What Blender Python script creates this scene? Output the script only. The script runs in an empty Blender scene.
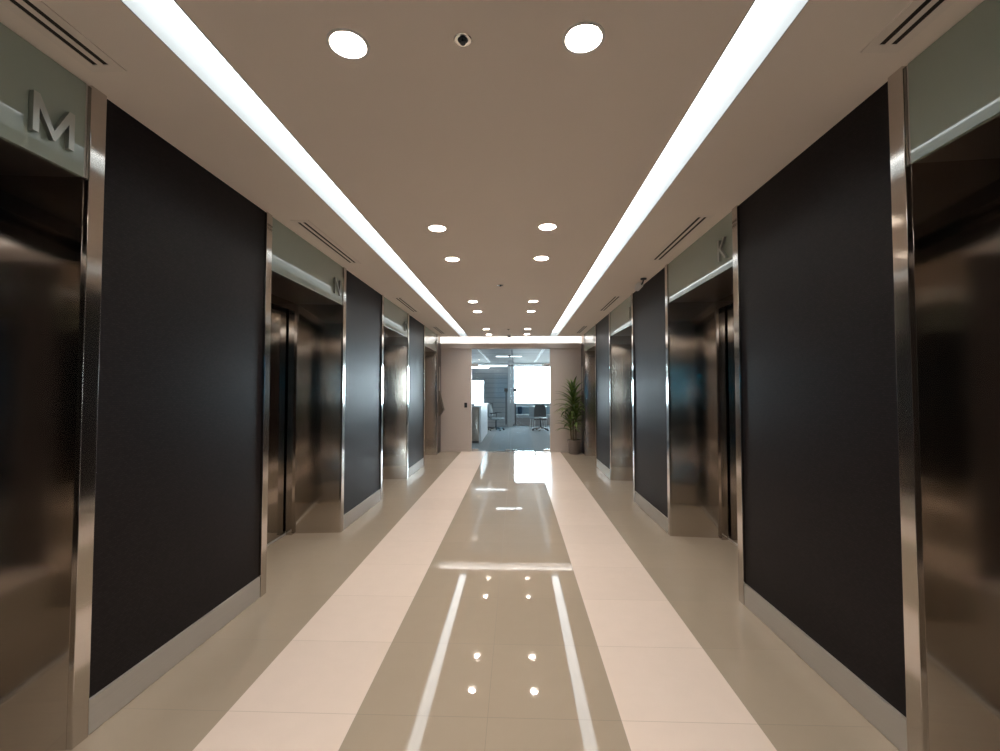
import bpy, bmesh, math, random
from mathutils import Vector, Matrix
random.seed(7)
C = bpy.context.scene.collection
PI = math.pi
# ------------------------------------------------------------------ constants
W = 1.715            # half width of the lift lobby
H = 2.796            # ceiling height
Y0, Y1 = -0.20, 11.20
OPEN = [0.44, 3.34, 6.25, 9.13]     # near edge of each lift opening
OW = 1.43
HD = 2.39            # underside of the lift headers
RD = 2.17            # depth (|x|) at which the door frame starts
DB = 2.635            # top of the lit slot's lower edge (bulkhead)
DT = 2.515           # top of the glass screen opening
DW = 0.96            # half width of the glass screen opening

# ------------------------------------------------------------------ materials
def mat(name, col, rough=0.5, metal=0.0, spec=0.5, emit=None, estr=0.0, coat=0.0, coat_r=0.03):
    m = bpy.data.materials.new(name); m.use_nodes = True
    b = m.node_tree.nodes['Principled BSDF']
    b.inputs['Base Color'].default_value = (*col, 1)
    b.inputs['Roughness'].default_value = rough
    b.inputs['Metallic'].default_value = metal
    b.inputs['Specular IOR Level'].default_value = spec
    if emit:
        b.inputs['Emission Color'].default_value = (*emit, 1)
        b.inputs['Emission Strength'].default_value = estr
    b.inputs['Coat Weight'].default_value = coat
    b.inputs['Coat Roughness'].default_value = coat_r
    b.inputs['Coat IOR'].default_value = 1.6
    return m

def nt(m): return m.node_tree.nodes, m.node_tree.links, m.node_tree.nodes['Principled BSDF']

def add_noise(m, scale=(8, 8, 8), nscale=5.0, amt=0.08, bump=0.0, detail=4):
    """multiply the base colour by a soft noise and optionally bump"""
    N, L, b = nt(m)
    tc = N.new('ShaderNodeTexCoord'); mp = N.new('ShaderNodeMapping'); mp.inputs['Scale'].default_value = scale
    no = N.new('ShaderNodeTexNoise'); no.inputs['Scale'].default_value = nscale; no.inputs['Detail'].default_value = detail
    L.new(tc.outputs['Object'], mp.inputs[0]); L.new(mp.outputs[0], no.inputs[0])
    col = tuple(b.inputs['Base Color'].default_value)
    mx = N.new('ShaderNodeMix'); mx.data_type = 'RGBA'
    mx.inputs[6].default_value = tuple(c * (1 - amt) for c in col[:3]) + (1,)
    mx.inputs[7].default_value = tuple(min(1, c * (1 + amt)) for c in col[:3]) + (1,)
    L.new(no.outputs[0], mx.inputs[0]); L.new(mx.outputs[2], b.inputs['Base Color'])
    if bump:
        bp = N.new('ShaderNodeBump'); bp.inputs['Strength'].default_value = bump; bp.inputs['Distance'].default_value = 0.002
        L.new(no.outputs[0], bp.inputs['Height']); L.new(bp.outputs[0], b.inputs['Normal'])
    return m

def steel(name, col, rough=0.2, aniso=0.75):
    """hairline stainless steel: the reflections smear up and down"""
    m = mat(name, col, rough, 1.0)
    N, L, b = nt(m)
    tc = N.new('ShaderNodeTexCoord'); mp = N.new('ShaderNodeMapping'); mp.inputs['Scale'].default_value = (1.2, 1.2, 260)
    no = N.new('ShaderNodeTexNoise'); no.inputs['Scale'].default_value = 2.0; no.inputs['Detail'].default_value = 3
    L.new(tc.outputs['Object'], mp.inputs[0]); L.new(mp.outputs[0], no.inputs[0])
    mx = N.new('ShaderNodeMix'); mx.data_type = 'RGBA'
    mx.inputs[6].default_value = tuple(c * 0.93 for c in col) + (1,); mx.inputs[7].default_value = tuple(c * 1.07 for c in col) + (1,)
    L.new(no.outputs[0], mx.inputs[0]); L.new(mx.outputs[2], b.inputs['Base Color'])
    mr = N.new('ShaderNodeMapRange'); mr.inputs[3].default_value = rough * 0.8; mr.inputs[4].default_value = rough * 1.2
    L.new(no.outputs[0], mr.inputs[0]); L.new(mr.outputs[0], b.inputs['Roughness'])
    # slow waviness of the sheet
    n2 = N.new('ShaderNodeTexNoise'); n2.inputs['Scale'].default_value = 1.6; n2.inputs['Detail'].default_value = 0
    L.new(tc.outputs['Object'], n2.inputs[0])
    bp = N.new('ShaderNodeBump'); bp.inputs['Strength'].default_value = 0.2; bp.inputs['Distance'].default_value = 0.004
    L.new(n2.outputs[0], bp.inputs['Height']); L.new(bp.outputs[0], b.inputs['Normal'])
    tg = N.new('ShaderNodeTangent'); tg.direction_type = 'RADIAL'; tg.axis = 'Z'
    L.new(tg.outputs[0], b.inputs['Tangent'])
    b.inputs['Anisotropic'].default_value = aniso
    b.inputs['Anisotropic Rotation'].default_value = 0.0
    return m

def glass(name, tint, rough=0.0, ior=1.5, gain=1.0):
    m = bpy.data.materials.new(name); m.use_nodes = True
    N = m.node_tree.nodes; L = m.node_tree.links; N.clear()
    o = N.new('ShaderNodeOutputMaterial'); t = N.new('ShaderNodeBsdfTransparent'); g = N.new('ShaderNodeBsdfGlossy')
    f = N.new('ShaderNodeFresnel'); f.inputs[0].default_value = ior
    t.inputs[0].default_value = (*tint, 1); g.inputs['Roughness'].default_value = rough
    g.inputs[0].default_value = (gain, gain, gain, 1)
    x = N.new('ShaderNodeMixShader'); L.new(f.outputs[0], x.inputs[0]); L.new(t.outputs[0], x.inputs[1]); L.new(g.outputs[0], x.inputs[2])
    L.new(x.outputs[0], o.inputs[0]); return m

M = {}
M['ceil'] = add_noise(mat('ceiling_paint', (0.86, 0.78, 0.71), 0.85, spec=0.2), (1, 1, 1), 1.5, 0.02)
M['wood_dark'] = add_noise(mat('dark_brown_panel', (0.045, 0.030, 0.026), 0.35), (20, 20, 0.8), 3, 0.3)
M['backwall'] = add_noise(mat('beige_wall_panel', (0.56, 0.49, 0.45), 0.45), (1, 1, 1), 2, 0.02)
M['cove_white'] = mat('white_cove_lining', (0.85, 0.86, 0.86), 0.6)
M['cove_side'] = mat('painted_cove_side', (0.42, 0.44, 0.44), 0.7)
M['steel'] = steel('hairline_steel', (0.60, 0.555, 0.51), 0.09, 0.6)
M['steel_door'] = steel('hairline_steel_door', (0.50, 0.46, 0.42), 0.08, 0.6)
M['steel_jamb'] = steel('polished_steel_trim', (0.60, 0.56, 0.52), 0.12, 0.5)
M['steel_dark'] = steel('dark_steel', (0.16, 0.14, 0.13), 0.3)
M['alu'] = add_noise(mat('brushed_aluminium', (0.50, 0.47, 0.43), 0.38, 0.45), (1, 2, 200), 2, 0.08)
M['chrome'] = mat('satin_chrome', (0.62, 0.6, 0.58), 0.18, 1.0)
M['black'] = mat('black_plastic', (0.012, 0.012, 0.013), 0.4)
M['gap'] = mat('dark_gap', (0.006, 0.006, 0.006), 0.9)
M['header'] = mat('sea_green_back_painted_glass', (0.31, 0.365, 0.31), 0.4, spec=0.1, coat=1.0, coat_r=0.01)
M['bright'] = mat('bright_chrome', (0.95, 0.93, 0.9), 0.25, 1.0)
M['white'] = mat('white_plastic', (0.75, 0.74, 0.72), 0.4)
M['slot'] = mat('vent_slot_black', (0.03, 0.022, 0.016), 0.8)
M['ventframe'] = mat('vent_frame', (0.82, 0.745, 0.68), 0.7)
M['letter'] = mat('satin_steel_letter', (0.42, 0.42, 0.38), 0.32, 1.0)
M['glass'] = glass('clear_glass', (0.93, 0.97, 0.98))
M['glass_edge'] = mat('glass_edge', (0.35, 0.5, 0.48), 0.1)
M['winglass'] = glass('window_glass', (0.96, 0.99, 1.0))
M['blueglass'] = glass('blue_window_glass', (0.045, 0.125, 0.165))  # tint for the unseen rear window, set for its dim blue reflection
M['cove_emit'] = mat('cove_light_diffuser', (1, 1, 1), 0.5, emit=(0.93, 0.98, 1.0), estr=4.2)
M['slot_emit'] = mat('end_slot_light_diffuser', (1, 1, 1), 0.5, emit=(0.97, 0.99, 1.0), estr=11)
M['lamp'] = mat('downlight_lens', (1, 1, 1), 0.5, emit=(1.0, 0.90, 0.80), estr=430)
M['baffle'] = mat('grey_reflector', (0.5, 0.48, 0.45), 0.5)
M['office_lamp'] = mat('office_light_diffuser', (1, 1, 1), 0.5, emit=(0.95, 0.98, 1.0), estr=7)
M['office_warm'] = mat('office_warm_lens', (1, 1, 1), 0.5, emit=(1, 0.75, 0.5), estr=12)

# fabric wall covering: fine woven squares
m = mat('dark_woven_wallcovering', (0.020, 0.017, 0.019), 0.40, spec=0.08)
N, L, b = nt(m)
tc = N.new('ShaderNodeTexCoord'); mp = N.new('ShaderNodeMapping'); mp.inputs['Scale'].default_value = (1, 1, 1)
ck = N.new('ShaderNodeTexBrick'); ck.inputs['Scale'].default_value = 26
ck.inputs['Color1'].default_value = (0.012, 0.0085, 0.0083, 1); ck.inputs['Color2'].default_value = (0.020, 0.0145, 0.0145, 1)
ck.inputs['Mortar'].default_value = (0.010, 0.009, 0.010, 1); ck.inputs['Mortar Size'].default_value = 0.05
sep = N.new('ShaderNodeSeparateXYZ'); cmb = N.new('ShaderNodeCombineXYZ')
L.new(tc.outputs['Object'], sep.inputs[0]); L.new(sep.outputs[1], cmb.inputs[0]); L.new(sep.outputs[2], cmb.inputs[1])
L.new(cmb.outputs[0], ck.inputs[0]); L.new(ck.outputs[0], b.inputs['Base Color'])
no = N.new('ShaderNodeTexNoise'); no.inputs['Scale'].default_value = 320; no.inputs['Detail'].default_value = 2
L.new(cmb.outputs[0], no.inputs[0])
bp = N.new('ShaderNodeBump'); bp.inputs['Strength'].default_value = 0.25; bp.inputs['Distance'].default_value = 0.001
bp2 = N.new('ShaderNodeBump'); bp2.inputs['Strength'].default_value = 0.5; bp2.inputs['Distance'].default_value = 0.0015
L.new(ck.outputs[0], bp2.inputs['Height']); L.new(no.outputs[0], bp.inputs['Height']); L.new(bp2.outputs[0], bp.inputs['Normal']); L.new(bp.outputs[0], b.inputs['Normal'])
M['fabric'] = m

# floor: polished taupe middle, matt cream bands, satin taupe sides, 0.6 m tiles
def floor_mat():
    m = mat('porcelain_floor', (0.4, 0.33, 0.25), 0.05)
    N, L, b = nt(m)
    def math_(op, a, bb=None, c=None):
        n = N.new('ShaderNodeMath'); n.operation = op
        for i, v in enumerate((a, bb, c)):
            if v is None: continue
            if isinstance(v, (int, float)): n.inputs[i].default_value = v
            else: L.new(v, n.inputs[i])
        return n.outputs[0]
    def mix(f, a, bb, rgba=True):
        n = N.new('ShaderNodeMix'); n.data_type = 'RGBA' if rgba else 'FLOAT'
        ia, ib, o = (6, 7, 2) if rgba else (2, 3, 0)
        L.new(f, n.inputs[0])
        for i, v in ((ia, a), (ib, bb)):
            if isinstance(v, tuple): n.inputs[i].default_value = v + (1,)
            elif isinstance(v, (int, float)): n.inputs[i].default_value = v
            else: L.new(v, n.inputs[i])
        return n.outputs[o]
    g = N.new('ShaderNodeNewGeometry'); s = N.new('ShaderNodeSeparateXYZ'); L.new(g.outputs['Position'], s.inputs[0])
    ax = math_('ABSOLUTE', s.outputs[0])
    mid = math_('LESS_THAN', ax, 0.6)
    cream = math_('MULTIPLY', math_('GREATER_THAN', ax, 0.6), math_('LESS_THAN', ax, 1.2))
    # joints
    fx = math_('PINGPONG', math_('ADD', ax, 0.0), 0.3)                 # 0 at 0,.6,1.2
    jx = math_('LESS_THAN', fx, 0.0013)
    fy = math_('PINGPONG', math_('ADD', s.outputs[1], 6.0 - 0.32), 0.3)
    jy = math_('LESS_THAN', fy, 0.0016)
    j = math_('MAXIMUM', jx, jy)
    # per tile tint
    ty = math_('FLOOR', math_('DIVIDE', math_('ADD', s.outputs[1], 6.0 - 0.32), 0.6))
    tx = math_('FLOOR', math_('DIVIDE', s.outputs[0], 0.6))
    cb = N.new('ShaderNodeCombineXYZ'); L.new(tx, cb.inputs[0]); L.new(ty, cb.inputs[1])
    wn = N.new('ShaderNodeTexWhiteNoise'); L.new(cb.outputs[0], wn.inputs[0])
    no = N.new('ShaderNodeTexNoise'); no.inputs['Scale'].default_value = 9; no.inputs['Detail'].default_value = 6
    L.new(g.outputs['Position'], no.inputs[0])
    v = math_('ADD', math_('MULTIPLY', wn.outputs[0], 0.05), math_('MULTIPLY', no.outputs[0], 0.06))
    v = math_('ADD', v, 0.945)
    col = mix(cream, (0.385, 0.318, 0.245), (0.74, 0.625, 0.545))
    col = mix(j, col, mix(cream, (0.25, 0.20, 0.15), (0.50, 0.41, 0.34)))
    vm = N.new('ShaderNodeVectorMath'); vm.operation = 'SCALE'; L.new(col, vm.inputs[0]); L.new(v, vm.inputs['Scale'])
    L.new(vm.outputs[0], b.inputs['Base Color'])
    r = mix(mid, mix(cream, 0.10, 0.24, False), 0.03, False)
    r = mix(j, r, 0.6, False)
    L.new(r, b.inputs['Roughness'])
    sp = mix(mid, mix(cream, 0.5, 0.22, False), 0.52, False)
    L.new(sp, b.inputs['Specular IOR Level'])
    # gentle unevenness of the polished tiles, each slightly off level
    n3 = N.new('ShaderNodeTexNoise'); n3.inputs['Scale'].default_value = 1.3; n3.inputs['Detail'].default_value = 0
    L.new(g.outputs['Position'], n3.inputs[0])
    bp = N.new('ShaderNodeBump'); bp.inputs['Strength'].default_value = 0.10; bp.inputs['Distance'].default_value = 0.004
    L.new(n3.outputs[0], bp.inputs['Height']); L.new(bp.outputs[0], b.inputs['Normal'])
    return m
M['floor'] = floor_mat()

# office
M['carpet'] = add_noise(mat('blue_grey_carpet', (0.24, 0.27, 0.285), 0.95, spec=0.1), (0.5, 3, 1), 3, 0.25, 0.3)
def ceil_office():
    m = mat('office_ceiling', (0.52, 0.57, 0.62), 0.6)
    N, L, b = nt(m)
    g = N.new('ShaderNodeTexCoord'); br = N.new('ShaderNodeTexBrick')
    br.offset = 0.0; br.inputs['Scale'].default_value = 1
    br.inputs['Brick Width'].default_value = 2.4; br.inputs['Row Height'].default_value = 1.1
    br.inputs['Mortar Size'].default_value = 0.03
    br.inputs['Color1'].default_value = (0.58, 0.60, 0.62, 1); br.inputs['Color2'].default_value = (0.64, 0.66, 0.68, 1)
    br.inputs['Mortar'].default_value = (0.2, 0.23, 0.26, 1)
    L.new(g.outputs['Object'], br.inputs[0]); L.new(br.outputs[0], b.inputs['Base Color'])
    return m
M['oceil'] = ceil_office()
M['owall'] = add_noise(mat('office_wall', (0.62, 0.63, 0.64), 0.7), (1, 1, 1), 2, 0.04)
def slat_mat():
    m = mat('grey_grooved_panel', (0.27, 0.30, 0.32), 0.5)
    N, L, b = nt(m)
    g = N.new('ShaderNodeTexCoord'); s = N.new('ShaderNodeSeparateXYZ'); L.new(g.outputs['Object'], s.inputs[0])
    p = N.new('ShaderNodeMath'); p.operation = 'PINGPONG'; p.inputs[1].default_value = 0.1; L.new(s.outputs[2], p.inputs[0])
    l = N.new('ShaderNodeMath'); l.operation = 'LESS_THAN'; l.inputs[1].default_value = 0.012; L.new(p.outputs[0], l.inputs[0])
    x = N.new('ShaderNodeMix'); x.data_type = 'RGBA'; x.inputs[6].default_value = (0.40, 0.42, 0.43, 1); x.inputs[7].default_value = (0.27, 0.29, 0.30, 1)
    L.new(l.outputs[0], x.inputs[0]); L.new(x.outputs[2], b.inputs['Base Color']); return m
M['slats'] = slat_mat()
M['ochair'] = add_noise(mat('grey_brown_upholstery', (0.16, 0.145, 0.14), 0.8), (1, 1, 1), 30, 0.15)
M['ochair_light'] = add_noise(mat('pale_grey_upholstery', (0.45, 0.48, 0.50), 0.8), (1, 1, 1), 30, 0.1)
M['mesh_grey'] = add_noise(mat('grey_mesh', (0.33, 0.37, 0.38), 0.8), (1, 1, 1), 60, 0.15)
M['darkframe'] = mat('dark_grey_plastic', (0.03, 0.04, 0.05), 0.5)
M['sofa'] = add_noise(mat('blue_grey_sofa', (0.30, 0.40, 0.46), 0.85), (1, 1, 1), 20, 0.1)
M['sofabase'] = mat('taupe_bench_front', (0.36, 0.33, 0.32), 0.7)
M['navy'] = mat('navy_cushion', (0.02, 0.05, 0.09), 0.8)
M['counter_front'] = add_noise(mat('taupe_counter_front', (0.33, 0.28, 0.24), 0.55), (1, 1, 1), 3, 0.04)
M['counter_side'] = mat('white_counter_laminate', (0.72, 0.74, 0.78), 0.35)
M['leaf'] = None
def leaf_mat():
    m = mat('strap_leaf', (0.05, 0.11, 0.02), 0.4)
    N, L, b = nt(m)
    tc = N.new('ShaderNodeTexCoord'); no = N.new('ShaderNodeTexNoise'); no.inputs['Scale'].default_value = 9
    L.new(tc.outputs['Object'], no.inputs[0])
    r = N.new('ShaderNodeValToRGB'); r.color_ramp.elements[0].position = 0.35; r.color_ramp.elements[1].position = 0.68
    r.color_ramp.elements[0].color = (0.03, 0.075, 0.02, 1); r.color_ramp.elements[1].color = (0.22, 0.31, 0.06, 1)
    L.new(no.outputs[0], r.inputs[0]); L.new(r.outputs[0], b.inputs['Base Color']); return m
M['leaf'] = leaf_mat()
M['cane'] = add_noise(mat('plant_cane', (0.16, 0.12, 0.07), 0.8), (1, 1, 12), 6, 0.3, 0.4)
M['pot'] = add_noise(mat('taupe_clay_pot', (0.20, 0.16, 0.138), 0.6), (1, 1, 20), 3, 0.1)
M['soil'] = add_noise(mat('potting_soil', (0.03, 0.022, 0.016), 0.95), (1, 1, 1), 40, 0.4)
M['dark_ornament'] = mat('brown_board', (0.11, 0.09, 0.075), 0.5)

# ------------------------------------------------------------------ mesh helpers
class MB:
    def __init__(s): s.bm = bmesh.new()
    def box(s, x0, x1, y0, y1, z0, z1, bevel=0.0):
        x0, x1 = min(x0, x1), max(x0, x1); y0, y1 = min(y0, y1), max(y0, y1); z0, z1 = min(z0, z1), max(z0, z1)
        r = bmesh.ops.create_cube(s.bm, size=1.0)
        vs = r['verts']
        bmesh.ops.scale(s.bm, vec=(x1 - x0, y1 - y0, z1 - z0), verts=vs)
        bmesh.ops.translate(s.bm, vec=((x0 + x1) / 2, (y0 + y1) / 2, (z0 + z1) / 2), verts=vs)
        if bevel > 0:
            es = list({e for v in vs for e in v.link_edges})
            bmesh.ops.bevel(s.bm, geom=es, offset=bevel, segments=2, affect='EDGES', profile=0.5)
        return s
    def tube(s, pts, r, seg=12, cap=True):
        pts = [Vector(p) for p in pts]
        rs = r if isinstance(r, (list, tuple)) else [r] * len(pts)
        rings = []
        for i, p in enumerate(pts):
            d = (pts[min(i + 1, len(pts) - 1)] - pts[max(i - 1, 0)]).normalized()
            up = Vector((0, 0, 1)) if abs(d.z) < 0.95 else Vector((0, 1, 0))
            a = d.cross(up).normalized(); b = a.cross(d).normalized()
            rings.append([s.bm.verts.new(p + (a * math.cos(2 * PI * k / seg) + b * math.sin(2 * PI * k / seg)) * rs[i]) for k in range(seg)])
        for i in range(len(rings) - 1):
            for k in range(seg):
                s.bm.faces.new((rings[i][k], rings[i][(k + 1) % seg], rings[i + 1][(k + 1) % seg], rings[i + 1][k]))
        if cap:
            s.bm.faces.new(rings[0][::-1]); s.bm.faces.new(rings[-1])
        return s
    def lathe(s, prof, c=(0, 0, 0), seg=32, close=False):
        """prof: list of (radius, z)"""
        rings = []
        for r, z in prof:
            if r < 1e-5: rings.append([s.bm.verts.new((c[0], c[1], c[2] + z))])
            else: rings.append([s.bm.verts.new((c[0] + r * math.cos(2 * PI * k / seg), c[1] + r * math.sin(2 * PI * k / seg), c[2] + z)) for k in range(seg)])
        pairs = list(zip(rings, rings[1:])) + ([(rings[-1], rings[0])] if close else [])
        for A, B in pairs:
            for k in range(seg):
                k2 = (k + 1) % seg
                if len(A) == 1 and len(B) == 1: continue
                if len(A) == 1: s.bm.faces.new((A[0], B[k2], B[k]))
                elif len(B) == 1: s.bm.faces.new((A[k], A[k2], B[0]))
                else: s.bm.faces.new((A[k], A[k2], B[k2], B[k]))
        return s
    def prism(s, poly, axis, a, b):
        """poly: 2D points; axis: 'x','y','z' extrusion axis between a and b"""
        def P(u, v, t): return {'x': (t, u, v), 'y': (u, t, v), 'z': (u, v, t)}[axis]
        A = [s.bm.verts.new(P(u, v, a)) for u, v in poly]; B = [s.bm.verts.new(P(u, v, b)) for u, v in poly]
        n = len(poly)
        for k in range(n): s.bm.faces.new((A[k], A[(k + 1) % n], B[(k + 1) % n], B[k]))
        s.bm.faces.new(A[::-1]); s.bm.faces.new(B); return s
    def build(s, name, m, parent=None, smooth=False, origin=None):
        bm = s.bm
        if origin is not None: bmesh.ops.translate(bm, vec=-Vector(origin), verts=bm.verts)
        bmesh.ops.recalc_face_normals(bm, faces=bm.faces)
        me = bpy.data.meshes.new(name); bm.to_mesh(me); bm.free()
        if smooth:
            for p in me.polygons: p.use_smooth = True
            try: me.set_sharp_from_angle(angle=math.radians(40))
            except Exception: pass
        o = bpy.data.objects.new(name, me); C.objects.link(o)
        o.data.materials.append(m)
        if parent is not None: o.parent = parent
        elif origin is not None: o.location = origin
        return o

def tag(o, label, cat, group=None):
    o['label'] = label; o['category'] = cat
    if group: o['group'] = group
    return o
def struct(o): o['kind'] = 'structure'; return o
def thing(name, label, cat, loc=(0, 0, 0), group=None, rz=0):
    o = bpy.data.objects.new(name, None); C.objects.link(o); o.location = loc; o.rotation_euler = (0, 0, rz)
    return tag(o, label, cat, group)
def kids(o): return [c for c in C.objects if c.parent is o]
def dup(root, loc, label, group=None, rz=None):
    r = root.copy(); C.objects.link(r); r.location = loc; r['label'] = label
    if group: r['group'] = group
    if rz is not None: r.rotation_euler = (0, 0, rz)
    for ch in kids(root):
        c = ch.copy(); C.objects.link(c); c.parent = r
        for g in kids(ch):
            d = g.copy(); C.objects.link(d); d.parent = c
    return r

# ------------------------------------------------------------------ room shell
struct(MB().box(-2.36, 2.36, Y0 - 0.06, Y1 + 0.06, -0.1, 0.0).build('floor', M['floor']))

# ceiling with slots left open for the two light coves
CL = (-1.204, -1.022); CR = (0.937, 1.122); CY = (0.0, 10.98); CD = 0.10
cb = MB()
for x0, x1 in ((-2.36, CL[0]), (CR[1], 2.36)):
    cb.box(x0, x1, CY[0], CY[1], H, H + CD)
DLX = (-0.507, 0.384); DLY = [1.68, 3.65, 4.52, 6.70, 7.55, 9.70, 10.62, 0.72]; DLR = 0.068
def holed(mb, x0, x1, y0, y1, z, holes, r, seg=32):
    es = []
    def loop(pts):
        v = [mb.bm.verts.new(p) for p in pts]
        for k in range(len(v)): es.append(mb.bm.edges.new((v[k], v[(k + 1) % len(v)])))
    loop([(x0, y0, z), (x1, y0, z), (x1, y1, z), (x0, y1, z)])
    for hx, hy in holes: loop([(hx + r * math.cos(2 * PI * k / seg), hy + r * math.sin(2 * PI * k / seg), z) for k in range(seg)])
    bmesh.ops.triangle_fill(mb.bm, edges=es, use_beauty=True, use_dissolve=False)
holed(cb, CL[1], CR[0], CY[0], CY[1], H, [(x, y) for x in DLX for y in DLY], DLR)
for y0, y1 in ((Y0 + 0.065, CY[0]), (CY[1], Y1 - 0.065)):
    cb.box(-2.36, 2.36, y0, y1, H, H + CD)
struct(cb.build('ceiling', M['ceil']))
struct(MB().box(-2.4, 2.4, Y0 - 0.3, Y1 + 0.3, H + CD + 0.03, H + CD + 0.08).build('ceiling', M['ceil']))

# walls: woven panels between the lifts, brown panels at both ends
JS = 0.075
for s, side in ((-1, 'left'), (1, 'right')):
    for i in range(3):
        a, b = OPEN[i] + OW + JS, OPEN[i + 1] - JS
        struct(MB().box(s * W, s * 2.36, a, b, 0, H).build('wall_' + side, M['fabric']))
        bb = MB().box(s * (W - 0.014), s * W, a + 0.004, b - 0.004, 0.004, 0.148)
        struct(bb.build('baseboard_' + side, M['alu']))
    for a, b in ((Y0, OPEN[0] - JS), (OPEN[3] + OW + JS, Y1)):
        struct(MB().box(s * W, s * 2.36, a, b, 0, DB).build('wall_' + side, M['wood_dark']))
        struct(MB().box(s * (W + 0.01), s * 2.36, a, b, DB, H).build('wall_' + side, M['ceil']))
    struct(MB().box(s * 2.36, s * 2.42, Y0 - 0.3, Y1 + 0.3, -0.1, H + 0.18).build('wall_' + side, M['gap']))

# end walls with a lit slot above a bulkhead and a glass screen
def end_wall(yf, d, side):
    """yf: face of the wall towards the lobby; d=+1 the wall goes on to +Y"""
    t = 0.10
    w = MB()
    w.box(-W, -DW, yf, yf + d * t, 0, DT); w.box(DW, W, yf, yf + d * t, 0, DT)
    struct(w.build('wall_' + side, M['backwall' if d > 0 else 'wood_dark']))  # unseen near wall made dark brown to darken the steel reflections
    struct(MB().box(-W, W, yf - d * 0.055, yf + d * t, DT, DB).build('trim_' + ('1' if d > 0 else '2'), M['backwall']))
    w = MB().box(-2.36, 2.36, yf + d * t, yf + d * 0.30, DT, H + CD)
    w.box(-W, W, yf + d * 0.04, yf + d * t, DB, H + CD)
    struct(w.build('wall_' + side, M['cove_white']))
    for s in (-1, 1): struct(MB().box(s * W, s * 2.36, yf, yf + d * t, 0, H).build('wall_' + side, M['cove_white']))
    w = MB()
    for s in (-1, 1): w.box(s * (DW + 0.002), s * (W - 0.002), yf - d * 0.006, yf, 0, 0.07)
    struct(w.build('baseboard_' + side, M['backwall']))
end_wall(Y1, 1, 'back'); end_wall(Y0, -1, 'front')

# ------------------------------------------------------------------ cove lights
def cove(x0, x1, label):
    t = thing('cove_light', label, 'ceiling light', ((x0 + x1) / 2, 5.5, H), 'recessed light coves in the ceiling')
    o = t.location.copy()
    w = MB()
    w.box(x0, x0 + 0.004, CY[0] + 0.003, CY[1] - 0.003, H - 0.002, H + CD); w.box(x1 - 0.004, x1, CY[0] + 0.003, CY[1] - 0.003, H - 0.002, H + CD)
    w.box(x0, x1, CY[0], CY[0] + 0.004, H - 0.002, H + CD); w.box(x0, x1, CY[1] - 0.004, CY[1], H - 0.002, H + CD)
    w.build('channel', M['cove_side'], t, origin=o)
    MB().box(x0 + 0.005, x1 - 0.005, CY[0] + 0.01, CY[1] - 0.01, H + CD - 0.01, H + CD + 0.02).build('diffuser', M['cove_emit'], t, origin=o)
cove(*CL, 'long glowing white light cove left of the downlights')
cove(*CR, 'long glowing white light cove right of the downlights')
for yf, d, lb in ((Y1, 1, 'glowing white light slot across the far end above the glass doors'), (Y0, -1, 'white light slot across the near end behind the viewpoint')):
    t = thing('slot_light', lb, 'ceiling light', (0, yf - d * 0.012, H + CD))
    MB().box(-W + 0.004, W - 0.004, yf - d * 0.050, yf + d * 0.030, H + CD - 0.012, H + CD - 0.004).build('diffuser', M['slot_emit'], t, origin=t.location)
    MB().box(-W + 0.002, W - 0.002, yf - d * 0.062, yf + d * 0.036, H + CD - 0.0035, H + CD + 0.02).build('housing', M['cove_white'], t, origin=t.location)

# ------------------------------------------------------------------ lifts
def letter_mesh(ch, h=0.160, depth=0.018):
    cu = bpy.data.curves.new('letter', 'FONT'); cu.body = ch; cu.size = h / 0.70; cu.extrude = depth / 2; cu.offset = -0.0015
    ob = bpy.data.objects.new('tmp', cu); C.objects.link(ob)
    bpy.context.view_layer.update()
    dg = bpy.context.evaluated_depsgraph_get()
    me = bpy.data.meshes.new_from_object(ob.evaluated_get(dg)); me.name = 'letter'
    bpy.data.objects.remove(ob); bpy.data.curves.remove(cu)
    xs = [v.co.x for v in me.vertices]; ys = [v.co.y for v in me.vertices]
    w = max(xs) - min(xs); cx = min(xs)
    k = h / (max(ys) - min(ys)); y0 = min(ys)
    for v in me.vertices: v.co.x = (v.co.x - cx) * k; v.co.y = (v.co.y - y0) * k
    me.materials.clear(); me.materials.append(M['letter'])
    return me, w * k

def letter_M(h=0.152, w=0.162, st=0.023, depth=0.018):
    mb = MB(); k = st * 1.08
    mb.prism([(0, 0), (st, 0), (st, h - 0.055), (w / 2 - 0.004, 0), (w / 2 + 0.004, 0), (w - st, h - 0.055), (w - st, 0), (w, 0), (w, h), (w - st, h), (w / 2, k * 1.6), (st, h), (0, h)], 'z', -depth / 2, depth / 2)
    bmesh.ops.recalc_face_normals(mb.bm, faces=mb.bm.faces)
    me = bpy.data.meshes.new('letter'); mb.bm.to_mesh(me); mb.bm.free(); me.materials.append(M['letter'])
    return me, w

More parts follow.
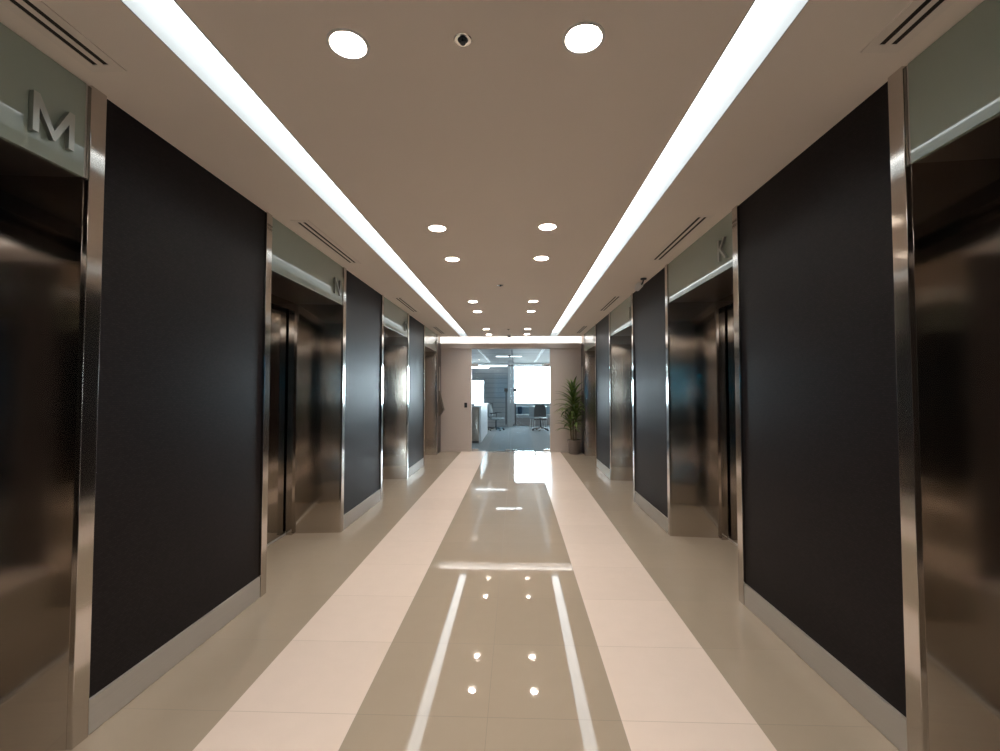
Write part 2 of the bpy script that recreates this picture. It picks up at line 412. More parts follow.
def make_lift(s, label):
    """origin on the floor line at the near edge of the opening; s=-1 left wall, 1 right wall"""
    t = thing('elevator', label, 'elevator', (s * W, OPEN[0], 0), 'lift entrances along both walls')
    X = lambda u: s * (u - W)
    for a, b in ((-JS, 0), (OW, OW + JS)):
        MB().box(X(W - 0.018), X(W + 0.03), a + 0.001, b - 0.001, 0, H - 0.001, 0.002).build('jamb_trim', M['steel_jamb'], t)
    for a, b in ((-0.02, 0), (OW, OW + 0.02)):
        y_, k_ = (OW, -1) if a > 0 else (0, 1)          # the reveals splay open towards the lobby
        MB().prism([(X(W + 0.006), y_), (X(RD + 0.12), y_ + k_ * 0.058), (X(RD + 0.12), y_ + k_ * 0.040), (X(W + 0.031), y_ - k_ * 0.018), (X(W + 0.031), y_ - k_ * 0.002), (X(W + 0.006), y_ - k_ * 0.001)], 'z', 0, HD + 0.02).build('side_reveal', M['steel'], t)
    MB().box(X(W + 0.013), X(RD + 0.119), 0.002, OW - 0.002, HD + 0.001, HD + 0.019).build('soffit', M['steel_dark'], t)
    # frosted glass header
    MB().box(X(W - 0.006), X(W + 0.012), 0.012, OW - 0.012, HD - 0.004, H - 0.003, 0.0015).build('header_glass', M['header'], t)
    for a, b in ((0.0005, 0.0115), (OW - 0.0115, OW - 0.0005)):
        MB().box(X(W - 0.002), X(W + 0.012), a, b, HD, H - 0.003).build('header_edge_trim', M['alu'], t)
    # door frame, doors, sill
    f = MB(); f.box(X(RD), X(RD + 0.06), 0.048, 0.105, 0, HD - 0.001); f.box(X(RD), X(RD + 0.06), OW - 0.105, OW - 0.048, 0, HD - 0.001)
    f.box(X(RD), X(RD + 0.06), 0.105, OW - 0.105, HD - 0.085, HD - 0.001)
    f.build('door_frame', M['steel_door'], t)
    c = OW / 2
    for a, b in ((0.09, c - 0.002), (c + 0.002, OW - 0.09)):
        MB().box(X(RD + 0.075), X(RD + 0.105), a, b, 0.014, HD - 0.05).build('door_panel', M['steel_door'], t)
    MB().box(X(RD + 0.11), X(RD + 0.13), 0.001, OW - 0.001, 0.0, HD).build('shaft_lining', M['gap'], t)
    g = MB().box(X(RD + 0.061), X(RD + 0.109), 0.06, OW - 0.06, 0.0, 0.010)
    g.build('door_sill', M['alu'], t)
    return t

LET = {-1: 'MNOP', 1: 'LKJI'}
POS = ['nearest', 'second', 'third', 'farthest']
for s, side in ((-1, 'left'), (1, 'right')):
    base = make_lift(s, '')
    for i in range(4):
        ch = LET[s][i]
        if s == 1 and i == 0: lb = 'stainless steel lift entrance at the right edge, nearest on the right wall'
        else: lb = 'stainless steel lift entrance marked %s on its green glass header, %s on the %s wall' % (ch, POS[i], side)
        t = base if i == 0 else dup(base, (s * W, OPEN[i], 0), lb)
        t['label'] = lb
        t['_l'] = i
    lifts = sorted([o for o in C.objects if o.name.startswith('elevator') and o.parent is None and o.location.x * s > 0], key=lambda o: o.location.y)
    for i, t in enumerate(lifts):
        del t['_l']
        ch = LET[s][i]
        if s == 1 and i == 0: continue
        me, w = letter_M() if ch == 'M' else letter_mesh(ch)
        o = bpy.data.objects.new('letter', me); C.objects.link(o); o.parent = t
        # letters stand at the right-hand end of each header as you face it
        if s < 0:
            o.rotation_euler = (PI / 2, 0, PI / 2); o.location = (0.018, OW - (0.078 if ch == 'M' else 0.10) - w, 2.462)
        else:
            o.rotation_euler = (PI / 2, 0, -PI / 2); o.location = (-0.018, 0.088 + w, 2.472)
        o['label'] = 'raised steel letter %s' % ch

# ------------------------------------------------------------------ ceiling fittings
def make_down(label):
    t = thing('downlight', label, 'downlight', (0, 0, H), 'round recessed downlights in two rows')
    MB().lathe([(0.0665, 0.0), (0.079, 0.0), (0.079, -0.004), (0.070, -0.006), (0.0665, -0.004)], seg=32, close=True).build('trim_ring', M['white'], t, True)
    MB().lathe([(0.0675, -0.003), (0.0675, 0.012), (0.056, 0.045), (0.056, 0.062), (0.072, 0.062), (0.072, 0.002), (0.068, -0.003)], seg=32).build('reflector', M['baffle'], t, True)
    MB().lathe([(0, 0.040), (0.045, 0.040), (0.0555, 0.043), (0.0555, 0.056), (0, 0.056)], seg=32).build('lens', M['lamp'], t, True)
    return t
dy = DLY
near_far = ['biggest and nearest in view', 'second nearest, paired with the one just beyond', 'third from the viewer', 'fourth from the viewer', 'fifth from the viewer', 'sixth from the viewer', 'tiny and closest to the far light slot', 'above the viewpoint, just out of view']
proto = make_down('')
first = True
for side, x in (('left', -0.507), ('right', 0.384)):
    for y, nf in zip(dy, near_far):
        lb = 'round glowing downlight in the %s row, %s' % (side, nf)
        if first: proto.location = (x, y, H); proto['label'] = lb; first = False
        else: dup(proto, (x, y, H), lb)

def make_vent(label):
    t = thing('slot_vent', label, 'air vent', (0, 0, H), 'twin-slot air vents beside the walls')
    L_ = 1.17; z0 = -0.004
    f = MB()
    for a, b in ((-0.072, -0.033), (-0.011, 0.011), (0.033, 0.072)): f.box(a, b, 0.02, L_ - 0.02, z0, -0.0003)
    f.box(-0.072, 0.072, -0.02, 0.02, z0, -0.0003); f.box(-0.072, 0.072, L_ - 0.02, L_ + 0.02, z0, -0.0003)
    f.build('frame', M['ventframe'], t)
    for a, b in ((-0.0325, -0.0115), (0.0115, 0.0325)):
        MB().box(a, b, 0.021, L_ - 0.021, -0.0018, -0.0003).build('slot', M['slot'], t)
    return t
v0 = make_vent(''); first = True
vy = [0.60, 3.46, 6.38, 9.30]
for s, side in ((-1, 'left'), (1, 'right')):
    for i, y in enumerate(vy):
        lb = 'long twin-slot ceiling vent on the %s side, in front of the %s lift' % (side, POS[i])
        if first: v0.location = (s * 1.545, y, H); v0['label'] = lb; first = False
        else: dup(v0, (s * 1.545, y, H), lb)

def make_sprinkler(label):
    t = thing('sprinkler', label, 'sprinkler', (0, 0, H), 'small fittings along the middle of the ceiling')
    MB().lathe([(0.019, 0.006), (0.031, 0.006), (0.034, -0.003), (0.031, -0.005), (0.020, -0.0035), (0.019, 0.0)], seg=28, close=True).build('cover_ring', M['bright'], t, True)
    MB().lathe([(0, 0.012), (0.0188, 0.012), (0.0188, -0.0008), (0, -0.0008)], seg=24).build('recess', M['darkframe'], t, True)
    b = MB().tube([(0, 0, -0.001), (0, 0, -0.012)], 0.006, 10)
    b.tube([(-0.009, 0, -0.002), (-0.010, 0, -0.008), (0, 0, -0.016)], 0.0022, 6).tube([(0.009, 0, -0.002), (0.010, 0, -0.008), (0, 0, -0.016)], 0.0022, 6)
    b.lathe([(0, -0.015), (0.010, -0.015), (0.010, -0.018), (0, -0.018)], seg=16)
    b.build('sprinkler_head', M['darkframe'], t, True)
    return t
sp = make_sprinkler('small steel sprinkler in a chrome ring between the two nearest downlights')
sp.location = (-0.068, 1.67, H)
dup(sp, (-0.065, 5.66, H), 'tiny dark sprinkler in the ceiling halfway down the lobby')
dup(sp, (-0.03, 9.75, H), 'tiny dark sprinkler far off, just before the dome detector')
t = thing('smoke_detector', 'small grey dome detector under the ceiling near the far light slot', 'smoke detector', (-0.03, 10.75, H))
MB().lathe([(0, -0.0004), (0.055, -0.0004), (0.055, -0.018), (0.045, -0.026), (0, -0.026)]).build('base', M['white'], t, True)
MB().lathe([(0.038, -0.0265), (0.034, -0.045), (0.02, -0.057), (0, -0.060)]).build('dome', M['darkframe'], t, True)

# security camera by the right wall
t = thing('security_camera', 'small white bullet camera on a dark mount at the top of the right wall', 'security camera', (W - 0.09, 5.38, H))
MB().lathe([(0, -0.0004), (0.035, -0.0004), (0.035, -0.014), (0.026, -0.018), (0, -0.018)]).build('mount', M['darkframe'], t, True)
MB().tube([(0, 0, -0.017), (0, 0.03, -0.04), (0, 0.09, -0.055)], 0.009, 10).build('arm', M['darkframe'], t, True)
b = MB().tube([(0, 0.08, -0.050), (-0.004, 0.11, -0.053), (-0.012, 0.24, -0.070)], [0.024, 0.032, 0.032], 20)
b.build('camera_body', M['white'], t, True)
MB().tube([(-0.0122, 0.2405, -0.0701), (-0.0126, 0.247, -0.0708)], 0.024, 20).build('lens', M['black'], t, True)
MB().box(-0.040, 0.034, 0.10, 0.26, -0.028, -0.024, 0.001).build('sun_visor', M['white'], t)

# ------------------------------------------------------------------ far end: glass screen, reader, plant, ornament
def glass_screen(yf, d, nbase):
    yg = yf + d * 0.05
    # transom
    w = struct(MB().box(-DW + 0.003, DW - 0.003, yg - 0.006, yg + 0.006, 2.118, DT - 0.003).build('window_%d' % nbase, M['glass']))
    MB().box(-DW + 0.001, DW - 0.001, yg - 0.012, yg + 0.012, DT - 0.012, DT - 0.0005).build('channel', M['steel_dark'], w)
    for k, s in enumerate((-1, 1)):
        dr = struct(MB().box(s * 0.004, s * (DW - 0.006), yg - 0.006, yg + 0.006, 0.012, 2.108).build('door_%d' % (nbase + k), M['glass']))
        MB().box(s * (DW - 0.17), s * (DW - 0.002), yg - 0.018, yg + 0.018, 2.07, 2.150, 0.003).build('top_patch_fitting', M['chrome'], dr)
        MB().box(s * (DW - 0.17), s * (DW - 0.008), yg - 0.018, yg + 0.018, 0.008, 0.058, 0.003).build('bottom_patch_fitting', M['chrome'], dr)
        MB().box(s * 0.006, s * 0.145, yg - 0.017, yg + 0.017, 0.008, 0.05, 0.003).build('floor_lock', M['chrome'], dr)
        MB().box(s * 0.010, s * 0.055, yg - 0.016, yg + 0.016, 2.085, 2.125, 0.003).build('top_lock', M['darkframe'], dr)
        MB().box(s * 0.001, s * 0.0035, yg - 0.006, yg + 0.006, 0.012, 2.108).build('edge', M['glass_edge'], dr)
        hx = s * 0.112
        h = MB().tube([(hx, yg - d * 0.06, 0.66), (hx, yg - d * 0.06, 1.54)], 0.013, 14)
        h.tube([(hx, yg - d * 0.0595, 0.74), (hx, yg + d * 0.05, 0.74)], 0.009, 10).tube([(hx, yg - d * 0.0595, 1.46), (hx, yg + d * 0.05, 1.46)], 0.009, 10)
        ph = h.build('pull_handle', M['darkframe'], dr, True)
        b = MB().box(hx - 0.045, hx + 0.045, yg - d * 0.085, yg - d * 0.045, 1.46, 1.54, 0.004)
        b.build('handle_bracket', M['darkframe'], ph)
glass_screen(Y1, 1, 1); glass_screen(Y0, -1, 5)

t = thing('card_reader', 'small black card reader on the beige wall left of the glass doors', 'card reader', (-1.10, Y1, 1.13))
MB().box(-0.035, 0.035, -0.018, 0.004, -0.06, 0.06, 0.004).build('housing', M['black'], t)
MB().box(-0.018, 0.018, -0.0195, -0.0182, -0.02, 0.03).build('keypad', M['darkframe'], t)

# brown sloping board on the left end panel; pale strips stand for reflections
t = thing('leaflet_holder', 'brown wedge-shaped holder sticking out of the left wall beside the far beige wall', 'leaflet holder', (-W, 10.98, 0.87))
MB().prism([(0.0, 0.0), (0.015, 0.0), (0.115, 0.16), (0.100, 0.19), (0.012, 0.56), (0.0, 0.56)], 'y', -0.11, 0.11).build('body', M['dark_ornament'], t)
MB().box(0.0, 0.03, -0.12, 0.12, 0.562, 0.60, 0.003).build('top_rail', M['steel_dark'], t)
for s, side in ((-1, 'left'), (1, 'right')):
    t = thing('wall_sign', 'slim pale vertical strip standing for a reflection on the brown panel at the far end of the %s wall' % side, 'sign', (s * W, 10.97, 1.2))
    MB().box(0, -s * 0.012, -0.045, 0.045, 0.28, 0.86, 0.002).build('plate', M['alu'], t)  # pale reflection on the panel, added as a solid strip

# ---- potted dracaena
px, py = 1.500, 10.86
t = thing('potted_plant', 'tall green strap-leaved plant in a taupe pot right of the glass doors', 'plant', (px, py, 0))
MB().lathe([(0, 0.0), (0.118, 0.0), (0.126, 0.02), (0.152, 0.30), (0.160, 0.305), (0.163, 0.335), (0.150, 0.338), (0.146, 0.30), (0, 0.29)], seg=40).build('pot', M['pot'], t, True)
MB().lathe([(0, 0.312), (0.08, 0.314), (0.1455, 0.302), (0.1455, 0.296), (0, 0.296)], seg=30).build('soil', M['soil'], t, True)
canes = [((-0.03, 0.0), (-0.02, -0.01), 1.40), ((-0.06, 0.03), (-0.10, 0.0), 0.76), ((0.03, -0.03), (0.035, -0.03), 0.98)]
def strap(bm, base, az, elev, length, width, droop):
    n = 9; prev = None
    p = Vector(base); e = elev
    side = Vector((-math.sin(az), math.cos(az), 0))
    for i in range(n + 1):
        f = i / n
        w = width * (0.55 + 0.75 * math.sin(min(1, f * 1.6) * PI / 2)) * (1 - f ** 3) + 0.0008
        up = Vector((-math.cos(az) * math.sin(e), -math.sin(az) * math.sin(e), math.cos(e)))
        row = [p + side * w / 2 + up * w * 0.18, p.copy(), p - side * w / 2 + up * w * 0.18]
        for q in row:
            q.x = min(q.x, W - 0.03 - px); q.y = min(q.y, Y1 - 0.03 - py)
        vs = [bm.verts.new(q) for q in row]
        if prev:
            for k in range(2): bm.faces.new((prev[k], prev[k + 1], vs[k + 1], vs[k]))
        prev = vs
        d = Vector((math.cos(az) * math.cos(e), math.sin(az) * math.cos(e), math.sin(e)))
        p = p + d * (length / n)
        e -= droop * (0.4 + 1.2 * f) / n
for ci, (a, b, h) in enumerate(canes):
    MB().tube([(a[0], a[1], 0.30), ((a[0] + b[0]) / 2, (a[1] + b[1]) / 2, 0.3 + (h - 0.3) * 0.5), (b[0], b[1], h)], [0.021, 0.018, 0.016], 10).build('cane', M['cane'], t, True)
    mb = MB(); ga = 2.399
    zlo = {0: 0.95, 1: 0.52, 2: 0.70}[ci]
    cnt = {0: 60, 1: 24, 2: 28}[ci]
    for i in range(cnt):
        f = i / (cnt - 1)
        z = zlo + (h - zlo) * f
        az = i * ga + random.uniform(-0.3, 0.3)
        el = math.radians(15 + 68 * f ** 1.3 + random.uniform(-8, 8))
        ln = (0.56 - 0.10 * f) * random.uniform(0.85, 1.1) * (0.8 if ci == 1 else 0.85 if ci == 2 else 1)
        k = (z - 0.3) / (h - 0.3)
        strap(mb.bm, (a[0] + (b[0] - a[0]) * k, a[1] + (b[1] - a[1]) * k, z), az, el, ln, 0.060, math.radians(95 - 45 * f))
    o = mb.build('foliage', M['leaf'], t, True)

# ------------------------------------------------------------------ the office beyond
OY0, OY1, OH = Y1 + 0.10, 20.5, 2.74
struct(MB().box(-4.2, 4.2, OY0, OY1 + 0.1, -0.1, 0.0).build('floor', M['carpet']))
struct(MB().box(-4.2, 4.2, Y1 + 0.32, OY1 + 0.1, OH, OH + 0.08).build('ceiling', M['oceil']))
struct(MB().box(-4.3, -4.2, Y1, OY1 + 0.1, -0.1, OH + 0.1).build('wall_left', M['owall']))
struct(MB().box(4.2, 4.3, Y1, OY1 + 0.1, -0.1, OH + 0.1).build('wall_right', M['owall']))
w = MB(); w.box(-4.3, -2.42, Y1 + 0.1, Y1 + 0.3, 0, OH + 0.1); w.box(2.42, 4.3, Y1 + 0.1, Y1 + 0.3, 0, OH + 0.1)
struct(w.build('wall_front', M['owall']))
# window wall: two openings
w = MB()
w.box(-4.2, 4.2, OY1, OY1 + 0.1, 0, 0.90); w.box(-4.2, 4.2, OY1, OY1 + 0.1, 2.60, OH)
w.box(-4.2, -3.2, OY1, OY1 + 0.1, 0.90, 2.60); w.box(-1.05, 0.02, OY1, OY1 + 0.1, 0.90, 2.60); w.box(3.9, 4.2, OY1, OY1 + 0.1, 0.90, 2.60)
struct(w.build('wall_back', M['owall']))
def window(n, x0, x1, y, z0, z1, g, mull=()):
    o = struct(MB().box(x0 + 0.03, x1 - 0.03, y + 0.045, y + 0.051, z0 + 0.03, z1 - 0.03).build('window_%d' % n, g))
    f = MB()
    f.box(x0, x1, y + 0.02, y + 0.08, z0, z0 + 0.04); f.box(x0, x1, y + 0.02, y + 0.08, z1 - 0.04, z1)
    f.box(x0, x0 + 0.04, y + 0.02, y + 0.08, z0, z1); f.box(x1 - 0.04, x1, y + 0.02, y + 0.08, z0, z1)
    for m_ in mull: f.box(m_ - 0.025, m_ + 0.025, y + 0.02, y + 0.08, z0, z1)
    f.build('window_frame', M['white'], o)
window(2, 0.02, 3.9, OY1, 0.90, 2.60, M['winglass'], (2.1,))
window(3, -3.2, -1.05, OY1, 0.90, 2.60, M['winglass'])
# curved grey partition with a lowered bulkhead over the side window
w = MB()
cx, cy, R = -1.55, 23.0, 4.3
def arc(xa, xb, z0, z1, n=14, th=0.12):
    for k in range(n):
        a = xa + (xb - xa) * k / n; b_ = xa + (xb - xa) * (k + 1) / n
        ya = cy - math.sqrt(R * R - (a - cx) ** 2); yb = cy - math.sqrt(R * R - (b_ - cx) ** 2)
        w.prism([(a, ya), (b_, yb), (b_, yb + th), (a, ya + th)], 'z', z0, z1)
arc(-1.20, -0.20, 0, 2.42); arc(-2.6, -1.20, 1.90, 2.42)
bmesh.ops.remove_doubles(w.bm, verts=w.bm.verts, dist=1e-4)
struct(w.build('wall_curved', M['slats']))
struct(MB().box(-0.20, 0.0, 19.1, 19.35, 0, OH).build('wall_column', M['owall']))
t = thing('linear_light', 'slim glowing strip light along the top of the curved grey partition', 'ceiling light', (-0.85, 18.60, 2.50))
MB().box(-0.65, 0.62, -0.02, 0.02, -0.012, 0.012, 0.003).build('diffuser', M['office_lamp'], t)
MB().box(-0.66, 0.63, -0.03, 0.03, 0.0125, 0.04, 0.003).build('housing', M['white'], t)
for x in (-0.5, 0.5):
    MB().tube([(x, 0, 0.04), (x, 0, OH - 2.50)], 0.004, 8).build('hanger', M['white'], t)
t = thing('ceiling_light', 'bright narrow ceiling light in the office seen through the glass above the doors', 'ceiling light', (-0.13, 16.5, OH))
MB().box(-0.46, 0.46, -0.11, 0.11, -0.02, 0, 0.003).build('housing', M['white'], t)
MB().box(-0.45, 0.45, -0.10, 0.10, -0.022, -0.0202).build('diffuser', M['office_lamp'], t)
t = thing('ceiling_sensor', 'dark round sensor under the office ceiling in front of the bright ceiling light', 'sensor', (-0.09, 16.2, OH))
MB().lathe([(0, -0.0004), (0.05, -0.0004), (0.05, -0.03), (0.03, -0.06), (0, -0.065)], seg=24).build('housing', M['darkframe'], t, True)
t = thing('office_downlight', 'small warm spotlight above the bulkhead over the side window', 'downlight', (-1.35, 18.45, OH))
MB().lathe([(0.046, -0.0005), (0.055, -0.001), (0.055, -0.006), (0.047, -0.007)], seg=20, close=True).build('trim_ring', M['white'], t, True)
MB().lathe([(0, -0.004), (0.045, -0.004), (0.045, -0.0005), (0, -0.0005)], seg=20).build('lens', M['office_warm'], t, True)
# arched dark fitting on the column in front of the window
t = thing('wall_lamp', 'dark arched fitting reaching from the column across the bright window', 'lamp', (0.0, 19.2, 1.88))
MB().tube([(0.001, 0, 0), (0.03, 0, 0)], 0.04, 16).build('wall_plate', M['darkframe'], t, True)
MB().tube([(0.03, 0, 0), (0.12, 0, 0.05), (0.22, 0, 0.07), (0.30, 0, 0.03), (0.33, 0, -0.05)], 0.016, 10).build('arm', M['darkframe'], t, True)
MB().lathe([(0.02, 0.0), (0.06, -0.05), (0.055, -0.05), (0.015, -0.004)], (0.33, 0, -0.05), 20, True).build('end_cup', M['darkframe'], t, True)

# reception counter
t = thing('reception_counter', 'tall counter with taupe front and white side just inside the glass doors', 'counter', (-1.45, 14.5, 0))
o = t.location.copy()
MB().box(-2.0, -0.925, 13.0, 13.04, 0.06, 1.02).build('front_panel', M['counter_front'], t, origin=o)
MB().box(-0.92, -0.87, 13.0, 16.1, 0.0, 1.02).build('side_panel', M['counter_side'], t, origin=o)
MB().box(-2.0, -0.85, 12.97, 16.13, 1.021, 1.06, 0.004).build('worktop', M['counter_side'], t, origin=o)
MB().box(-2.0, -0.925, 13.041, 16.1, 0.07, 1.0).build('carcass', M['counter_side'], t, origin=o)
MB().box(-1.98, -0.93, 13.02, 16.08, 0.0, 0.058).build('plinth', M['darkframe'], t, origin=o)
t = thing('desk_phone', 'small dark telephone on the near left corner of the counter', 'telephone', (-1.13, 13.1, 1.06))
MB().prism([(-0.06, 0), (0.06, 0), (0.06, 0.05), (-0.06, 0.015)], 'x', -0.07, 0.07).build('base', M['darkframe'], t)
MB().tube([(-0.045, -0.06, 0.04), (-0.045, -0.03, 0.055), (-0.045, 0.04, 0.068), (-0.045, 0.07, 0.062)], [0.018, 0.012, 0.012, 0.018], 10).build('handset', M['black'], t, True)

# office chairs
def office_chair(loc, rz, label, seatm, backm, framem, arms=True, mesh_back=False):
    t = thing('office_chair', label, 'chair', loc, 'swivel chairs in the office', rz)
    b = MB()
    for k in range(5):
        a = 2 * PI * k / 5 + 0.3
        b.tube([(0.02 * math.cos(a), 0.02 * math.sin(a), 0.10), (0.30 * math.cos(a), 0.30 * math.sin(a), 0.065)], [0.024, 0.015], 8)
    b.lathe([(0, 0.07), (0.04, 0.07), (0.035, 0.14), (0, 0.14)], seg=16)
    sb = b.build('star_base', framem, t, True)
    for k in range(5):
        a = 2 * PI * k / 5 + 0.3
        cx_, cy_ = 0.295 * math.cos(a), 0.295 * math.sin(a)
        MB().tube([(cx_ - 0.02 * math.sin(a), cy_ + 0.02 * math.cos(a), 0.03), (cx_ + 0.02 * math.sin(a), cy_ - 0.02 * math.cos(a), 0.03)], 0.03, 14).build('castor', M['black'], sb, True)
    MB().tube([(0, 0, 0.14), (0, 0, 0.40)], 0.022, 12).build('gas_column', framem, t, True)
    MB().box(-0.24, 0.24, -0.23, 0.23, 0.40, 0.47, 0.025).build('seat', seatm, t, True)
    bk = MB(); n = 6; rows = []
    for i in range(n + 1):
        f = i / n; z = 0.52 + 0.46 * f; wv = 0.225 * (1 - 0.35 * f ** 4); yb = 0.22 + 0.07 * f - 0.03 * math.sin(PI * f)
        rows.append([(x_ * wv, yb + 0.035 * (x_ * x_ - 1) * -1 * -1, z) for x_ in (-1, -0.6, -0.2, 0.2, 0.6, 1)])
    fr = [[bk.bm.verts.new(p) for p in r] for r in rows]; bkk = [[bk.bm.verts.new((p[0], p[1] + 0.035, p[2])) for p in r] for r in rows]
    for i in range(n):
        for k in range(5):
            bk.bm.faces.new((fr[i][k], fr[i][k + 1], fr[i + 1][k + 1], fr[i + 1][k])); bk.bm.faces.new((bkk[i][k], bkk[i + 1][k], bkk[i + 1][k + 1], bkk[i][k + 1]))
        for k in (0, 5): bk.bm.faces.new((fr[i][k], fr[i + 1][k], bkk[i + 1][k], bkk[i][k]))
    for i in (0, n):
        for k in range(5): bk.bm.faces.new((fr[i][k], fr[i][k + 1], bkk[i][k + 1], bkk[i][k]))
    bk.build('backrest', backm, t, True)
    MB().tube([(0, 0.10, 0.39), (0, 0.25, 0.42), (0, 0.275, 0.62)], 0.018, 8).build('back_support', framem, t, True)
    if mesh_back:
        f_ = MB().tube([(-0.215, 0.23, 0.50), (-0.215, 0.245, 0.75), (-0.17, 0.30, 0.99), (0.17, 0.30, 0.99), (0.215, 0.245, 0.75), (0.215, 0.23, 0.50)], 0.016, 8)
        f_.build('back_frame', framem, t, True)
    if arms:
        for s in (-1, 1):
            MB().tube([(s * 0.235, 0.10, 0.42), (s * 0.28, 0.10, 0.46), (s * 0.28, 0.08, 0.64)], 0.013, 8).build('arm_support', framem, t, True)
            MB().box(s * 0.25, s * 0.31, -0.12, 0.14, 0.641, 0.665, 0.008).build('armrest', framem, t, True)
    return t
office_chair((-0.62, 17.2, 0), math.radians(72), 'grey mesh swivel chair with dark frame standing right of the counter', M['mesh_grey'], M['mesh_grey'], M['darkframe'], True, True)
office_chair((-1.12, 17.7, 0), math.radians(-60), 'grey mesh swivel chair half hidden behind the white side of the counter', M['mesh_grey'], M['mesh_grey'], M['darkframe'], True, True)
office_chair((1.05, 17.2, 0), math.radians(172), 'grey-brown upholstered swivel chair standing near the window, seen from behind', M['ochair'], M['ochair'], M['darkframe'], False)
# pale armchair behind it
t = thing('armchair', 'pale grey armchair with white legs behind the grey-brown swivel chair', 'chair', (0.98, 18.5, 0), rz=math.radians(165))
MB().box(-0.27, 0.27, -0.26, 0.24, 0.36, 0.45, 0.03).build('seat', M['ochair_light'], t, True)
MB().box(-0.27, 0.27, 0.20, 0.27, 0.451, 0.86, 0.03).build('backrest', M['ochair_light'], t, True)
for sx in (-1, 1):
    MB().box(sx * 0.23, sx * 0.29, -0.22, 0.195, 0.46, 0.62, 0.02).build('armrest', M['ochair_light'], t, True)
    for sy in (-0.22, 0.21):
        MB().tube([(sx * 0.22, sy, 0.362), (sx * 0.25, sy * 1.05, 0.0)], [0.018, 0.012], 10).build('leg', M['white'], t, True)

# window bench sofa
t = thing('bench_sofa', 'low blue-grey bench sofa running under the office window', 'sofa', (1.2, 20.1, 0))
o = t.location.copy()
MB().box(0.12, 2.6, 19.75, OY1 - 0.02, 0.0, 0.33, 0.01).build('base', M['sofabase'], t, origin=o)
for k in range(3):
    x = 0.13 + k * 0.823
    MB().box(x, x + 0.815, 19.70, 20.25, 0.331, 0.46, 0.03).build('seat_cushion', M['ochair_light'], t, True, origin=o)
    MB().box(x, x + 0.815, 20.26, 20.44, 0.40, 0.80, 0.04).build('back_cushion', M['sofa'], t, True, origin=o)
t = thing('cushion', 'dark navy cushion leaning at the left end of the bench sofa', 'cushion', (0.30, 20.05, 0.475))
b = MB(); b.box(-0.10, 0.10, -0.10, 0.10, 0.0, 0.34, 0.06); c_ = b.build('cover', M['navy'], t, True)
t = thing('side_table', 'small white table in front of the bench sofa beyond the swivel chair', 'table', (1.15, 19.30, 0))
MB().box(-0.26, 0.26, -0.2, 0.2, 0.80, 0.83, 0.005).build('table_top', M['white'], t)
for sx in (-1, 1):
    for sy in (-1, 1): MB().tube([(sx * 0.22, sy * 0.16, 0.80), (sx * 0.24, sy * 0.18, 0)], 0.012, 8).build('leg', M['white'], t, True)
t = thing('small_plant', 'tiny green plant in a white pot on the small table by the window', 'plant', (1.12, 19.3, 0.83))
MB().lathe([(0, 0), (0.04, 0), (0.055, 0.08), (0.045, 0.08), (0, 0.07)], seg=20).build('pot', M['white'], t, True)
mb = MB()
def mini(bm):
    for i in range(16):
        az = i * 2.4; el = math.radians(75 - i * 3)
        n = 5; p = Vector((0, 0, 0.07)); e = el; prev = None; sd = Vector((-math.sin(az), math.cos(az), 0))
        for k in range(n + 1):
            f = k / n; wd = 0.02 * (1 - f ** 2) + 0.001
            vs = [bm.verts.new(p + sd * wd / 2), bm.verts.new(p - sd * wd / 2)]
            if prev: bm.faces.new((prev[0], prev[1], vs[1], vs[0]))
            prev = vs; p = p + Vector((math.cos(az) * math.cos(e), math.sin(az) * math.cos(e), math.sin(e))) * 0.035; e -= 0.2
mini(mb.bm); mb.build('foliage', M['leaf'], t)

# ------------------------------------------------------------------ unseen room behind the viewpoint, added for its reflections in the steel
RY = -9.0
struct(MB().box(-4.2, 4.2, RY - 0.1, Y0 - 0.10, -0.1, 0.0).build('floor', M['carpet']))
struct(MB().box(-4.2, 4.2, RY - 0.1, Y0 - 0.32, OH, OH + 0.08).build('ceiling', M['oceil']))
struct(MB().box(-4.3, -4.2, RY - 0.1, Y0, -0.1, OH + 0.1).build('wall_left', M['owall']))
struct(MB().box(4.2, 4.3, RY - 0.1, Y0, -0.1, OH + 0.1).build('wall_right', M['owall']))
w = MB(); w.box(-4.3, -2.42, Y0 - 0.3, Y0 - 0.1, 0, OH + 0.1); w.box(2.42, 4.3, Y0 - 0.3, Y0 - 0.1, 0, OH + 0.1)
struct(w.build('wall_front', M['owall']))
w = MB(); w.box(-4.2, 4.2, RY - 0.1, RY, 0, 0.90); w.box(-4.2, 4.2, RY - 0.1, RY, 2.60, OH)
w.box(-4.2, -3.6, RY - 0.1, RY, 0.90, 2.60); w.box(3.6, 4.2, RY - 0.1, RY, 0.90, 2.60)
struct(w.build('wall_front', M['owall']))
window(4, -3.6, 3.6, RY - 0.1, 0.90, 2.60, M['blueglass'], (-1.2, 1.2))

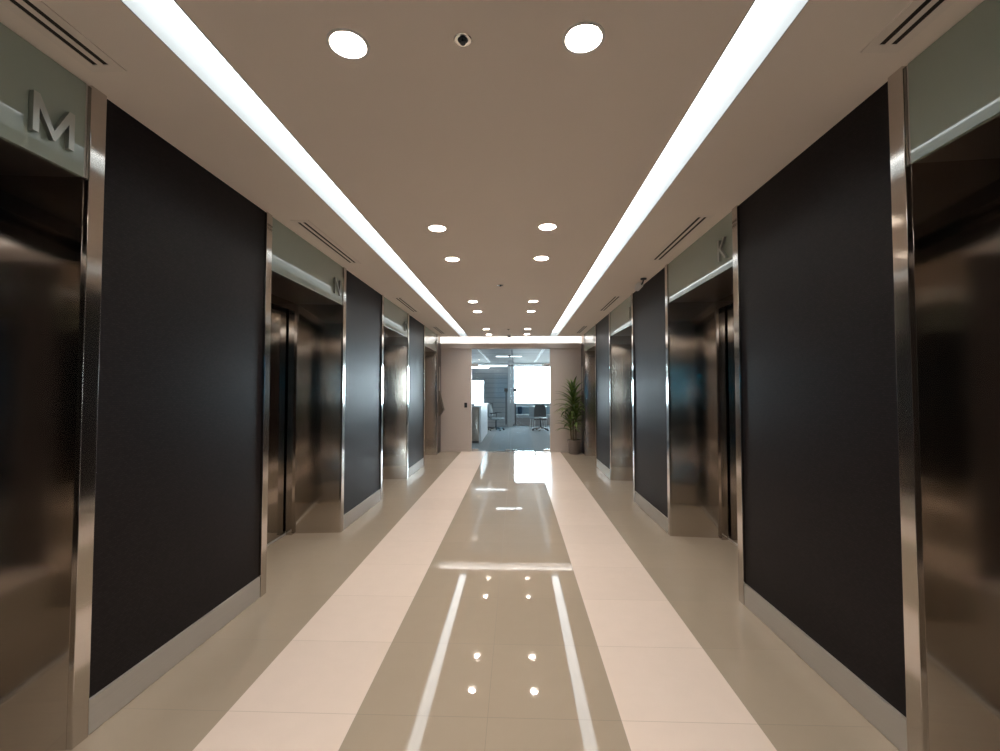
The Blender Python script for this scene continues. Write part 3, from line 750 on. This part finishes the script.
# ------------------------------------------------------------------ daylight: sky through the windows
wd = bpy.data.worlds.new('daylight'); bpy.context.scene.world = wd; wd.use_nodes = True
bg = wd.node_tree.nodes['Background']; bg.inputs[1].default_value = 32
WN, WL = wd.node_tree.nodes, wd.node_tree.links
wg = WN.new('ShaderNodeTexCoord'); wsp = WN.new('ShaderNodeSeparateXYZ'); WL.new(wg.outputs['Generated'], wsp.inputs[0])
wr = WN.new('ShaderNodeValToRGB'); wr.color_ramp.elements[0].position = 0.40; wr.color_ramp.elements[1].position = 0.50
wr.color_ramp.elements[0].color = (0.12, 0.12, 0.115, 1); wr.color_ramp.elements[1].color = (0.86, 0.94, 1.0, 1)
wm = WN.new('ShaderNodeMapRange'); wm.inputs[1].default_value = -1; WL.new(wsp.outputs[2], wm.inputs[0]); WL.new(wm.outputs[0], wr.inputs[0]); WL.new(wr.outputs[0], bg.inputs[0])
def portal(x0, x1, y, z0, z1, facing):
    l = bpy.data.lights.new('window_portal', 'AREA'); l.shape = 'RECTANGLE'; l.size = x1 - x0; l.size_y = z1 - z0
    l.cycles.is_portal = True
    o = bpy.data.objects.new('window_portal', l); C.objects.link(o)
    o.location = ((x0 + x1) / 2, y, (z0 + z1) / 2)
    o.rotation_euler = (-PI / 2 if facing < 0 else PI / 2, 0, 0)
portal(0.02, 3.9, OY1 + 0.12, 0.9, 2.6, -1)
portal(-3.2, -1.05, OY1 + 0.12, 0.9, 2.6, -1)
portal(-3.6, 3.6, RY - 0.12, 0.9, 2.6, 1)

# ------------------------------------------------------------------ camera
F = 458.0
cam = bpy.data.cameras.new('camera'); cam.sensor_fit = 'HORIZONTAL'; cam.sensor_width = 36; cam.lens = 36 * F / 1000
cam.clip_start = 0.02; cam.clip_end = 200
co = bpy.data.objects.new('camera', cam); C.objects.link(co)
co.location = (0.13, 0.0, 1.476)
co.rotation_euler = (PI / 2 + math.atan(15.5 / F), 0, math.atan(16 / F))
bpy.context.scene.camera = co
vs = bpy.context.scene.view_settings
vs.view_transform = 'Standard'; vs.look = 'None'; vs.exposure = 0.0; vs.gamma = 1.0; vs.use_curve_mapping = False
